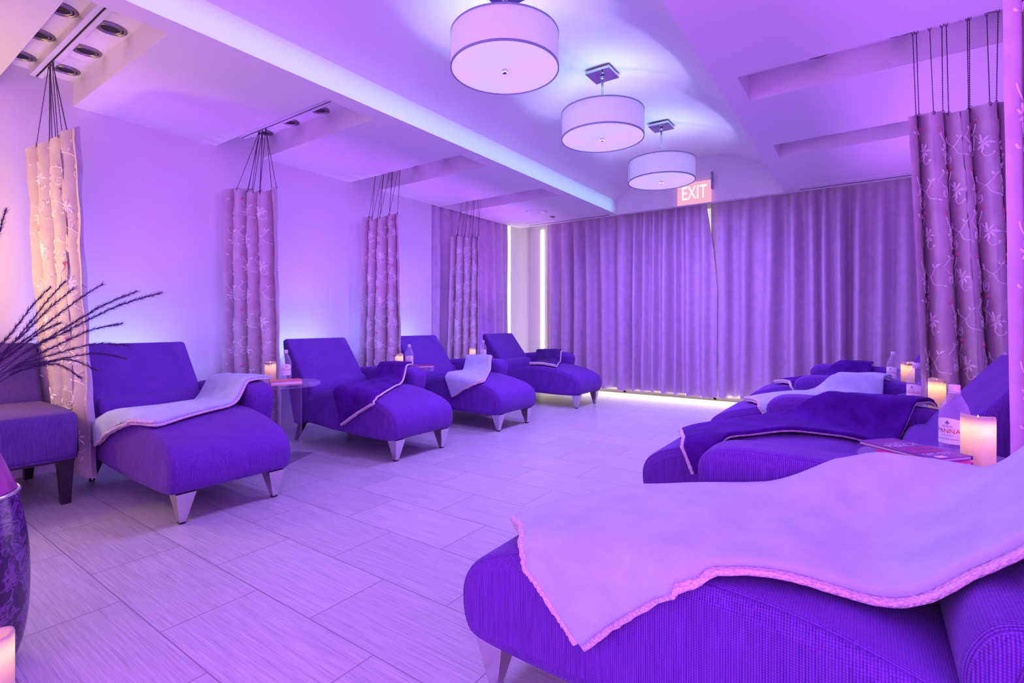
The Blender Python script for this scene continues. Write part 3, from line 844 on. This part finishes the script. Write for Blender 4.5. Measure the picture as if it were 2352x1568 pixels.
def slab(G, lo, hi, ext, mirror, wob=0.0, seed=0):
    nu, nv = G.shape[0] - 1, G.shape[1] - 1
    du = np.gradient(G, axis=0); dv = np.gradient(G, axis=1); Nn = np.cross(du, dv); Nn /= np.maximum(np.linalg.norm(Nn, axis=2, keepdims=True), 1e-9)
    if Nn[nu // 2, nv // 2, 2] < 0: Nn = -Nn
    E = G.copy()                                     # extend the rim outward
    e0, e1, f0, f1 = ext                             # foot edge, head edge, free end, arm end
    def out(a, b, e): d = a - b; return e * d / np.maximum(np.linalg.norm(d, axis=-1, keepdims=True), 1e-9)
    E[0] += out(G[0], G[2], e0); E[-1] += out(G[-1], G[-3], e1)
    E[:, 0] += out(G[:, 0], G[:, 2], f0); E[:, -1] += out(G[:, -1], G[:, -3], f1)
    top = E + Nn * hi; bot = E + Nn * lo; r = (hi - lo) / 2
    vs = []; fs = []; idx = {}
    def put(p):
        vs.append((-p[0] * mirror, p[1], p[2])); return len(vs) - 1
    T = [[put(top[i, j]) for j in range(nv + 1)] for i in range(nu + 1)]
    Bt = [[put(bot[i, j]) for j in range(nv + 1)] for i in range(nu + 1)]
    for i in range(nu):
        for j in range(nv):
            fs.append((T[i][j], T[i + 1][j], T[i + 1][j + 1], T[i][j + 1])); fs.append((Bt[i][j], Bt[i][j + 1], Bt[i + 1][j + 1], Bt[i + 1][j]))
    ring = [(i, 0) for i in range(nu)] + [(nu, j) for j in range(nv)] + [(i, nv) for i in range(nu, 0, -1)] + [(0, j) for j in range(nv, 0, -1)]
    mids = []
    for (i, j) in ring:
        inn = E[min(max(i, 1), nu - 1), min(max(j, 1), nv - 1)]; d = E[i, j] - inn; d = d / max(np.linalg.norm(d), 1e-9)
        wv = 1 + wob * mnoise.noise(Vector(tuple(E[i, j] * 60)) + Vector((seed, 0, 0)))
        row = []
        for a in (55, 20, -20, -55):
            an = math.radians(a)
            row.append(put(E[i, j] + Nn[i, j] * ((lo + hi) / 2 + r * math.sin(an)) + d * r * math.cos(an) * wv))
        mids.append(row)
    m = len(ring)
    for k in range(m):
        k2 = (k + 1) % m; (i, j), (i2, j2) = ring[k], ring[k2]
        chain1 = [T[i][j]] + mids[k] + [Bt[i][j]]; chain2 = [T[i2][j2]] + mids[k2] + [Bt[i2][j2]]
        for q in range(5): fs.append((chain1[q], chain2[q], chain2[q + 1], chain1[q + 1]))
    return vs, fs
def throw(label, mat, side, loc, B0, B1, A0, A1, seed, nu=26, nv=52, wr=.012, thick=.016, iters=26, bow=0.0, bow0=0.0):
    G = drape_grid(B0, B1, A0, A1, nu, nv, wr, seed, iters, bow, bow0)
    root = thing('throw_blanket', label, 'throw blanket', loc, 0, 'fleece throws with sherpa backing')
    v, f = slab(G, .010, .012 + thick, (.002, .0, -.012, .0), side); mobj('fleece', v, f, M[mat], root)
    v, f = slab(G, .000, .0125, (.016, .004, .004, .004) if side > 0 else (.004, .020 if seed == 5 else -.006, .004, .004), side, .7, seed); h = mobj('sherpa_lining', v, f, M['sherpa'], root); h['label'] = 'cream sherpa lining showing at the edge'
    # rolled sherpa hem along the free end
    du = np.gradient(G, axis=0); dv = np.gradient(G, axis=1); Nn = np.cross(du, dv); Nn /= np.maximum(np.linalg.norm(Nn, axis=2, keepdims=True), 1e-9)
    if Nn[nu // 2, nv // 2, 2] < 0: Nn = -Nn
    pts = []
    fine = 4
    for i in range(nu * fine + 1):
        q = min(i / fine, nu - 1e-6); k = int(q); x = q - k
        g = G[k, 0] * (1 - x) + G[k + 1, 0] * x; n_ = Nn[k, 0] * (1 - x) + Nn[k + 1, 0] * x
        p = g + n_ * (.012 + thick * .55)
        pts.append((-p[0] * side, p[1], p[2]))
    rs = np.random.RandomState(seed)
    rr = .0098 + .0016 * rs.uniform(-1, 1, len(pts))
    MB().tube(pts, .010, 8, rfun=lambda g: float(rr[int(round(g * (len(pts) - 1)))])).build('sherpa_hem', M['sherpa'], root)
    return root
throw('pale lavender throw trailing from armrest to the side of the chaise by the grey armchair', 'light_fleece', 1, (LX, LY[0], 0), (.30, .03), (.93, -.16), (.60, .80), (1.02, .80), 1)
throw('dark violet throw with white edge, hanging over the chaise by the orange book', 'dark_fleece', 1, (LX, LY[1], 0), (.21, -.03), (.56, -.27), (.64, .76), (.95, .76), 2)
throw('pale throw folded over the chaise before the corner curtain', 'light_fleece', 1, (LX, LY[2], 0), (.22, .01), (.55, -.20), (.64, .70), (.95, .70), 3)
throw('ink-dark folded throw on the chaise at the bright corner', 'ink_fleece', 1, (LX, LY[3], 0), (.36, .06), (.70, .02), (.66, .74), (1.02, .74), 4)
throw('wide pale lavender throw over the large foreground chaise', 'light_fleece', -1, (RX, RY[0], 0), (.00, .27), (.38, -.19), (1.27, .68), (1.30, .20), 5, bow0=.09, nu=36, nv=74, wr=.016, thick=.020, iters=60, bow=.13)
throw('dark violet throw over the chaise behind the foreground one', 'dark_fleece', -1, (RX, RY[1], 0), (.08, .40), (.26, -.14), (1.18, .80), (.98, .44), 6, nu=30, nv=60, wr=.014, iters=50, bow=.10)
throw('slim pale throw over the right-row chaise behind the dark throw', 'light_fleece', -1, (RX, RY[2], 0), (.18, .36), (.36, -.06), (1.05, .80), (.94, .46), 7)
throw('dark violet throw over the farthest right-row chaise by the mauve curtain', 'dark_fleece', -1, (RX, RY[3], 0), (.20, .34), (.40, -.06), (.95, .80), (.92, .46), 8)

# ------------------------------------------------------------------ side tables
def make_table(label, loc, r, rz=0.0):
    t = thing('side_table', label, 'side table', loc, rz, 'clear acrylic side tables')
    MB().lathe([(.0005, .541), (r - .004, .541), (r, .545), (r, .561), (r - .004, .565), (.0005, .565)], 48).build('tabletop', M['acrylic'], t, sharp=40)
    m = MB(); th = .012; ww = r * .50
    m.box(-ww, ww, -th / 2, th / 2, .014, .541); m.build('upright_panel', M['acrylic'], t, smooth=False)
    m = MB(); m.box(-ww, ww, -r * .75, r * .75, .0, .014); m.build('base_plate', M['acrylic'], t, smooth=False)
    return t
TABS = [(-3.55, 2.13, .24, 'clear round table holding the orange book, candle and bottle'),
        (-3.61, 3.49, .19, 'clear round table with dark red book, between second and third wall-side chaises'),
        (-3.80, 4.72, .19, 'clear round table with candle and bottle, in front of the corner drape'),
        (.20, 2.11, .23, 'clear round table beside the foreground chaise, with big candle and violet book'),
        (.22, 3.33, .135, 'clear round table in front of the broad embroidered drape'),
        (.20, 4.64, .16, 'clear round table between the two farthest right-row chaises')]
for x, y, r, lab in TABS: make_table(lab, (x, y, 0), r, .5 if x < -1 else -.4)
ZT = .565

# ------------------------------------------------------------------ candles (light inside a translucent wax shell)
def lamp(name, typ, loc, energy, col, **kw):
    d = bpy.data.lights.new(name, typ); d.energy = energy; d.color = col
    for k, v in kw.items(): setattr(d, k, v)
    o = bpy.data.objects.new(name, d); link(o); o.location = loc; return o
def aim(o, target):
    d = Vector(target) - o.location; o.rotation_euler = d.to_track_quat('-Z', 'Y').to_euler(); return o
def make_candle(label, loc, r, h, e, seed):
    t = thing('pillar_candle', label, 'candle', loc, 0, 'flameless pillar candles')
    n = 40; vs = []; fs = []
    rows = [(r * .985, 0), (r, .006), (r, h * .3), (r, h * .6), (r, h * .9)]
    def top(a): return h - .008 + .0045 * math.sin(a + seed) + .003 * math.sin(2 * a + 2 * seed)
    for rr, z in rows:
        for k in range(n): a = 2 * PI * k / n; vs.append((rr * math.cos(a), rr * math.sin(a), z))
    for rr, dz in ((r, -.006), (r * .96, .0), (r * .86, -.002), (r * .74, -.018), (r * .4, -.028), (.0008, -.030)):
        for k in range(n): a = 2 * PI * k / n; vs.append((rr * math.cos(a), rr * math.sin(a), top(a) + dz if rr > r * .5 else h - .008 + dz))
    m = 11
    for j in range(m - 1):
        for k in range(n): k2 = (k + 1) % n; fs.append((j * n + k, j * n + k2, (j + 1) * n + k2, (j + 1) * n + k))
    fs.append(tuple(range(n)))
    mobj('wax_body', vs, fs, M['wax'], t)
    MB().lathe([(.0006, h - .038), (.004, h - .032), (.0045, h - .024), (.0006, h - .006)], 10).build('flame_tip', M['flame'], t)
    l = lamp('candle_led', 'POINT', (0, 0, h * .74), e, (1, .50, .13), shadow_soft_size=.012); l.parent = t
    return t
M['flame'] = mat_emit('led_flame', (1, .72, .30), 3.0)
CE = .42
CAND = [(-3.765, 2.13, ZT, .040, .150, 'lit pillar candle beside the bottle on the orange book table'),
        (-3.72, 3.40, ZT, .038, .150, 'lit pillar candle on the table with the dark red book'),
        (-3.89, 4.72, ZT, .038, .150, 'lit pillar candle on the table before the corner drape'),
        (.275, 2.08, ZT, .041, .163, 'big glowing pillar candle in front of the near water bottle, right side'),
        (.288, 3.35, ZT, .036, .160, 'glowing candle right beside a bottle, before the broad drape'),
        (.235, 4.60, ZT, .040, .165, 'glowing candle half hidden by a bottle, farthest on the right')]
for k, (x, y, z, r, h, lab) in enumerate(CAND): make_candle(lab, (x, y, z), r, h, CE, k * 1.3)
make_candle('cream pillar candle on the floor in front of the tall vase', (-1.852, .297, 0), .047, .205, CE * .8, 2.2)

# ------------------------------------------------------------------ water bottles
def bend(vs, fs, rad, z0, shift=0.0):
    out = []
    for x, y, z in vs:
        a = -PI / 2 + (x + shift) / rad
        out.append((rad * math.cos(a), rad * math.sin(a), z0 + y))
    return out, fs
def make_bottle(label, loc, rz):
    t = thing('water_bottle', label, 'water bottle', loc, rz, 'mineral water bottles')
    R_ = .041
    MB().lathe([(.0005, .001), (.026, .0), (.034, .003), (R_ - .001, .014), (R_, .03), (R_, .130), (R_ - .0015, .145), (.033, .168), (.022, .190), (.0150, .203), (.0138, .212), (.0138, .218)], 36).build('bottle_body', M['water'], t)
    MB().lathe([(.0165, .206), (.0165, .2085), (.0140, .2085)], 24).build('neck_ring', M['cap'], t)
    MB().lathe([(.0150, .210), (.0158, .211), (.0158, .230), (.0145, .233), (.0005, .233)], 24).build('cap', M['cap'], t)
    lr = R_ + .0006
    m = MB(); n = 22; h0, h1 = .042, .120; a0, a1 = -PI / 2 - .92, -PI / 2 + .92
    vs = []
    for k in range(n + 1):
        a = a0 + (a1 - a0) * k / n; arch = .006 * math.cos((k / n - .5) * PI)
        vs += [(lr * math.cos(a), lr * math.sin(a), h0), (lr * math.cos(a), lr * math.sin(a), h1 + arch)]
    m.add(vs, [(2 * k, 2 * k + 2, 2 * k + 3, 2 * k + 1) for k in range(n)]); lb = m.build('label_band', M['paper'], t)
    tr = lr + .0006
    mb = MB(); mb.add(*bend(*text_mesh('PANNA', .0205), tr, .083)); mb.build('lettering', M['red_ink'], lb, smooth=False)
    mb = MB(); mb.add(*bend(*text_mesh('ACQUA', .0075), tr, .0985)); mb.add(*bend(*text_mesh('T U S C A N Y', .0055), tr, .069)); mb.add(*bend(*text_mesh('NATURAL SPRING WATER', .0050), tr, .057))
    # three-petalled lily emblem
    def petal(cx, cy, a, l, w_):
        pts = [(0, 0), (w_, l * .45), (0, l), (-w_, l * .45)]
        return [(cx + x * math.cos(a) - y * math.sin(a), cy + x * math.sin(a) + y * math.cos(a), 0) for x, y in pts], [(0, 1, 2, 3)]
    for a, l, w_ in ((0, .011, .0022), (1.15, .008, .0019), (-1.15, .008, .0019), (PI, .006, .0014), (PI / 2, .0055, .0008), (-PI / 2, .0055, .0008)):
        mb.add(*bend(*petal(0, .0, a, l, w_), tr, .1085))
    mb.build('lettering', M['blue_ink'], lb, smooth=False)
    return t
def face_cam(x, y, off=0.0): return math.atan2(-y, -x) + PI / 2 + off
BOT = [(-3.665, 2.195, 'water bottle behind the orange book'), (-3.645, 3.46, 'water bottle beside the candle on the dark red book table'),
       (-3.79, 4.80, 'water bottle on the table before the corner drape'), (.235, 2.215, 'large-looking water bottle behind the big candle on the right'),
       (.205, 3.33, 'water bottle on the table before the broad drape'), (.152, 4.57, 'farthest water bottle on the right, partly behind a candle')]
b0 = None
for k, (x, y, lab) in enumerate(BOT):
    off = -.45 if x > -1 else .1
    if b0 is None: b0 = make_bottle(lab, (x, y, ZT), face_cam(x, y, off))
    else: dup(b0, (x, y, ZT), face_cam(x, y, off), lab)

# ------------------------------------------------------------------ books
def make_book(label, loc, rz, l, w_, h, cov, tilt=0):
    t = thing('book', label, 'book', loc, rz, 'paperbacks on the side tables')
    m = MB(); m.box(-l / 2, l / 2, -w_ / 2, w_ / 2, h - .0025, h); m.box(-l / 2, l / 2, -w_ / 2, w_ / 2, 0, .0025); m.box(-l / 2, l / 2, w_ / 2 - .002, w_ / 2, .0025, h - .0025)
    cv = m.build('cover', M[cov], t, smooth=False)
    MB().box(-l / 2 + .004, l / 2 - .004, -w_ / 2 + .004, w_ / 2 - .003, .0026, h - .0026).build('pages', M['pages'], t, smooth=False)
    return t, cv
make_book('orange-red book lying on the round table by the candle', (-3.46, 2.07, ZT), 1.15, .21, .15, .026, 'bk_orange')
make_book('pale-edged book under the dark red book', (-3.50, 3.475, ZT), .75, .15, .11, .020, 'bk_violet')
make_book('dark red book on top, jutting over its table edge', (-3.48, 3.475, ZT + .020), .95, .20, .14, .018, 'bk_red')
make_book('thick magenta book under the violet one, beside the pale foreground throw', (.135, 1.995, ZT), -.62, .20, .125, .030, 'bk_magenta')
bt, bc = make_book('violet book with pink and white title lettering, by the big candle', (.115, 2.045, ZT + .030), -.72, .245, .15, .012, 'bk_violet')
hh = .0126
def cover_text(body, size, x, mat, sx=1.0):
    vs, fs = text_mesh(body, size)
    mobj('lettering', [(x + v[1] * -1.0 * -1, v[0] * sx, hh) if False else (x - v[1], v[0] * sx, hh) for v in vs], fs, M[mat], bc, smooth=False)
cover_text('GET OUT', .030, .080, 'white_ink', .9); cover_text('HUMAN', .036, .048, 'pink_ink', .95); cover_text('HUMOR', .034, .013, 'pink_ink', .95)
cover_text('PERCY', .046, -.030, 'white_ink', .95); cover_text('bestseller', .020, -.062, 'white_ink'); cover_text('ROMAN', .018, -.080, 'pink_ink'); cover_text('TB', .014, -.104, 'pink_ink')
MB().box(.098, .116, -.045, -.012, hh - .0005, hh).build('sticker', M['paper'], bc, smooth=False)
make_book('magenta book under the edge of the slim pale throw', (.095, 3.275, ZT), -.1, .12, .09, .026, 'bk_magenta')

# ------------------------------------------------------------------ grey armchair at the left edge
t = thing('slipper_armchair', 'grey-violet armless chair with dark tapered legs at the left picture edge', 'armchair', (-3.60, .295, 0))
sp = catmull([(.86, .26), (.5, .25), (.06, .25), (.012, .262), (.0, .30), (.0, .44), (.012, .492), (.06, .512), (.3, .520), (.6, .515), (.86, .505)], 4)
bp = catmull([(.64, .50), (.70, .44), (.84, .42), (.868, .46), (.885, .65), (.885, .845), (.872, .872), (.80, .875), (.775, .855), (.70, .65)], 4)
for nm, prf, rr, wa, wb in (('seat', sp, .03, 0, .635), ('backrest', bp, .03, .008, .625)):
    v, f = profile_solid(prf, wa, wb, rr, 5, .004); mobj(nm, [(-a, b, c) for a, b, c in v], f, M['chair2'], t)
m = MB(); m.box(-.84, -.015, .012, .622, .240, .252); m.build('welt', M['darkwood'], t, smooth=False)
for s_, w_, ds in ((.07, .045, -.01), (.07, .59, -.01), (.80, .045, .03), (.80, .59, .03)):
    m = MB(); m.frustum((-s_, w_, .245), (.034, .034), (-s_ - ds, w_, 0), (.020, .020)); m.build('leg', M['darkwood'], t, smooth=False)

# ------------------------------------------------------------------ vase with plumes
VX, VY = -2.123, .259
t = thing('floor_vase', 'tall dark patterned floor vase with magenta neck at the left picture edge', 'vase', (VX, VY, 0))
low = catmull([(.130, .0), (.150, .05), (.164, .14), (.168, .26), (.162, .37), (.142, .50)], 6, False)
MB().lathe(low, 48, cap0=True).build('vase_body', M['vase_low'], t)
up = catmull([(.140, .512), (.118, .575), (.099, .628)], 6, False)
MB().lathe(up, 48).build('shoulder', M['vase_up'], t)
nk = catmull([(.093, .636), (.088, .68), (.090, .73), (.102, .785)], 6, False)
MB().lathe(nk + [(.097, .783), (.083, .73), (.080, .68)], 48).build('neck', M['vase_up'], t)
for rr, z in ((.143, .506), (.097, .632)):
    MB().lathe([(rr + .005 * math.cos(a), z + .006 * math.sin(a)) for a in [2 * PI * k / 10 for k in range(11)]], 48).build('band', M['silver'], t)

F_ = 1165.; YAW = math.radians(35.04); S_, C_ = math.sin(YAW), math.cos(YAW)
def ray(px, py, dist):
    u = (px - 1176) / F_; v = (743 - py) / F_
    return Vector((dist * (-S_ + u * C_), dist * (C_ + u * S_), 1.0 + v * dist))
PL = [(14, 482, 1.45, .00, 'tallest upright dark plume at the picture edge'), (116, 658, 1.50, .02, 'dark plume pointing steeply up, first of the fan'),
      (150, 646, 1.56, .02, 'dark plume in front of the cream drape, steep'), (172, 660, 1.46, .02, 'plain dark plume crossing the cream drape'),
      (236, 652, 1.60, .02, 'thin violet plume reaching over the violet half of the drape'), (316, 668, 1.50, .04, 'thick plume just above the longest one'),
      (371, 672, 1.46, .05, 'longest plume, its tip against the pale wall'), (280, 743, 1.52, .05, 'plume with tip just above the chaise backrest'),
      (137, 742, 1.42, .03, 'short plume in the middle of the fan'), (296, 793, 1.56, .07, 'level plume with tip over the purple backrest'),
      (290, 824, 1.60, .08, 'fuzzy plume tip lowest over the purple backrest'), (186, 868, 1.48, .10, 'drooping plume curling down before the drape'),
      (222, 850, 1.62, .10, 'plume tip hanging at the edge of the purple backrest')]
for k, (px, py, dd, droop, lab) in enumerate(PL):
    rs = np.random.RandomState(100 + k)
    tip = ray(px, py, dd); hd = (tip - Vector((VX, VY, tip.z))); hd.z = 0; hl = hd.length; hd.normalize(); sdv = Vector((-hd.y, hd.x, 0)); el = (k % 4) / 3.0
    base = Vector((VX, VY, .55 + .012 * k)) + hd * (.012 + .02 * el) + sdv * .010 * ((k % 3) - 1); mouth = Vector((VX, VY, .80)) + hd * (.030 + .040 * el) + sdv * .026 * ((k % 3) - 1)
    midp = mouth.lerp(tip, .5) + Vector((0, 0, .004 + droop * .5))
    o3 = base.copy()
    pts = [base - o3] + [Vector(tuple(p)) - o3 for p in catmull([tuple(mouth), tuple(mouth.lerp(midp, .55) + Vector((0, 0, .012))), tuple(midp), tuple(midp.lerp(tip, .55) + Vector((0, 0, .002 + droop * .22))), tuple(tip)], 9, False)]
    mb = MB(); mb.tube(pts, .002, 5, rfun=lambda g: .0021 * (1 - .7 * g))
    n = len(pts)
    cumL = [0]
    for q in range(1, n): cumL.append(cumL[-1] + (pts[q] - pts[q - 1]).length)
    Lt = cumL[-1]; a = .48 * Lt
    while a < Lt - .002:
        q = max(i for i in range(n) if cumL[i] <= a); q = min(q, n - 2)
        x = (a - cumL[q]) / max(cumL[q + 1] - cumL[q], 1e-6); p = pts[q].lerp(pts[q + 1], x); tg = (pts[q + 1] - pts[q]).normalized()
        for sgn in range(4):
            rnd = Vector(rs.normal(size=3)); pr = (rnd - tg * rnd.dot(tg)).normalized()
            bl = rs.uniform(.013, .028) * (1 - .35 * (a / Lt)); d = (pr * .62 + tg * .78).normalized(); sd = d.cross(tg).normalized() * .0011
            e = p + d * bl
            mb.add([p - sd, p + sd, e + tg * .002, p + tg * .0008], [(0, 1, 2), (0, 3, 2), (1, 3, 2)])
        a += .0034
    o = mb.build('plume', M['plume'], None)
    o.location = o3; tag(o, lab, 'plume', 'dark feather plumes in the floor vase')

# ------------------------------------------------------------------ light
world = bpy.data.worlds.new('World'); scene.world = world; world.use_nodes = True
bg = world.node_tree.nodes['Background']; bg.inputs[0].default_value = (.48, .10, 1.0, 1); bg.inputs[1].default_value = 3.6

for k, (x, y, zb, zcn, lab) in enumerate(PEND):
    lamp('pendant_pink', 'POINT', (x + .02, y + .02, zb + .030), 4.0, (1.0, .42, .92), shadow_soft_size=.014)
    lamp('pendant_cyan', 'POINT', (x + .05, y - .05, zb + .062), 3.4, (.10, .75, 1.0), shadow_soft_size=.014)
    lamp('pendant_blue', 'POINT', (x - .06, y - .02, zb + .050), 1.8, (.20, .45, 1.0), shadow_soft_size=.014)
    a = lamp('pendant_down', 'AREA', (x, y, zb - .012), (40, 48, 64)[k], (.36, .19, 1.0), shape='DISK', size=.6)
# added cool fill at the springing of the vault, no fixture, brightens left fascia
a = lamp('fascia_fill', 'AREA', (-2.47, 2.7, 2.872), 5.5, (.30, .78, 1.0), shape='RECTANGLE', size=.02, size_y=7.4)
zz = Vector((.33, 0, .36)).normalized(); yy = Vector((0, 1, 0)); xx = yy.cross(zz)
a.rotation_euler = Matrix((xx, yy, zz)).transposed().to_euler(); a.data.spread = math.radians(52)
# added violet fill hidden behind the chaise backs to brighten the soffits
for X, Ys, sx in ((LX - 1.475, LY, 1), (RX + 1.475, RY, -1)):
    for y, e in zip(Ys, (8, 8.5, 9.5, 13)):
        a = lamp('soffit_fill', 'AREA', (X, y + .31, .74), e, (.50, .12, 1.0), shape='RECTANGLE', size=.04, size_y=.5)
        zz = Vector((-.45 * sx, 0, -.9)).normalized(); yy = Vector((0, 1, 0)); xx = yy.cross(zz)
        a.rotation_euler = Matrix((xx, yy, zz)).transposed().to_euler(); a.data.spread = math.radians(120)
for y in LY[:3]:  # added blue fill that makes the glow on the side wall
    a = lamp('wall_fill', 'AREA', (LX - 1.46, y + .31, .66), 3.2, (.20, .46, 1.0), shape='RECTANGLE', size=.05, size_y=.55)
    zz = Vector((.50, 0, -.86)).normalized(); yy = Vector((0, 1, 0)); xx = yy.cross(zz)
    a.rotation_euler = Matrix((xx, yy, zz)).transposed().to_euler()
# warm LED strip on the floor behind the end-wall curtain
a = lamp('floor_strip', 'AREA', (-1.7, 6.90, .05), 16, (1.0, .84, .56), shape='RECTANGLE', size=5.0, size_y=.03); aim(a, (-1.7, 6.0, .0))
# warm lamp beyond the left picture edge, beside the armchair
lamp('warm_lamp', 'POINT', (-4.22, .10, 1.35), 28, (1.0, .68, .12), shadow_soft_size=.12)
# warm light from the room's entrance behind the camera
a = lamp('entrance_light', 'AREA', (-.2, -1.1, .9), 8, (1.0, .62, .30), shape='RECTANGLE', size=1.0, size_y=1.0); aim(a, (-.1, 1.3, .35))

# ------------------------------------------------------------------ camera
cam = bpy.data.cameras.new('Camera'); co = bpy.data.objects.new('Camera', cam); link(co)
co.location = (0, 0, 1.0); co.rotation_euler = (PI / 2, 0, YAW)
cam.sensor_width = 36; cam.lens = 36 * F_ / 2352; cam.shift_y = -(784 - 743) / 2352; cam.clip_start = .02
scene.camera = co
scene.view_settings.view_transform = 'Standard'; scene.view_settings.look = 'None'
scene.view_settings.gamma = 1; scene.view_settings.use_curve_mapping = False
scene.view_settings.exposure = 0.0
cy = scene.cycles
for nm in ('lit_diffuser', 'led_flame', 'exit_red', 'exit_edge'):
    bpy.data.materials[nm].cycles.emission_sampling = 'NONE'
cy.max_bounces = 4; cy.diffuse_bounces = 4; cy.glossy_bounces = 2; cy.transmission_bounces = 3; cy.transparent_max_bounces = 8
cy.caustics_reflective = False; cy.caustics_refractive = False; cy.sample_clamp_indirect = 6.0
cy.use_adaptive_sampling = True; cy.adaptive_threshold = .10; cy.adaptive_min_samples = 16
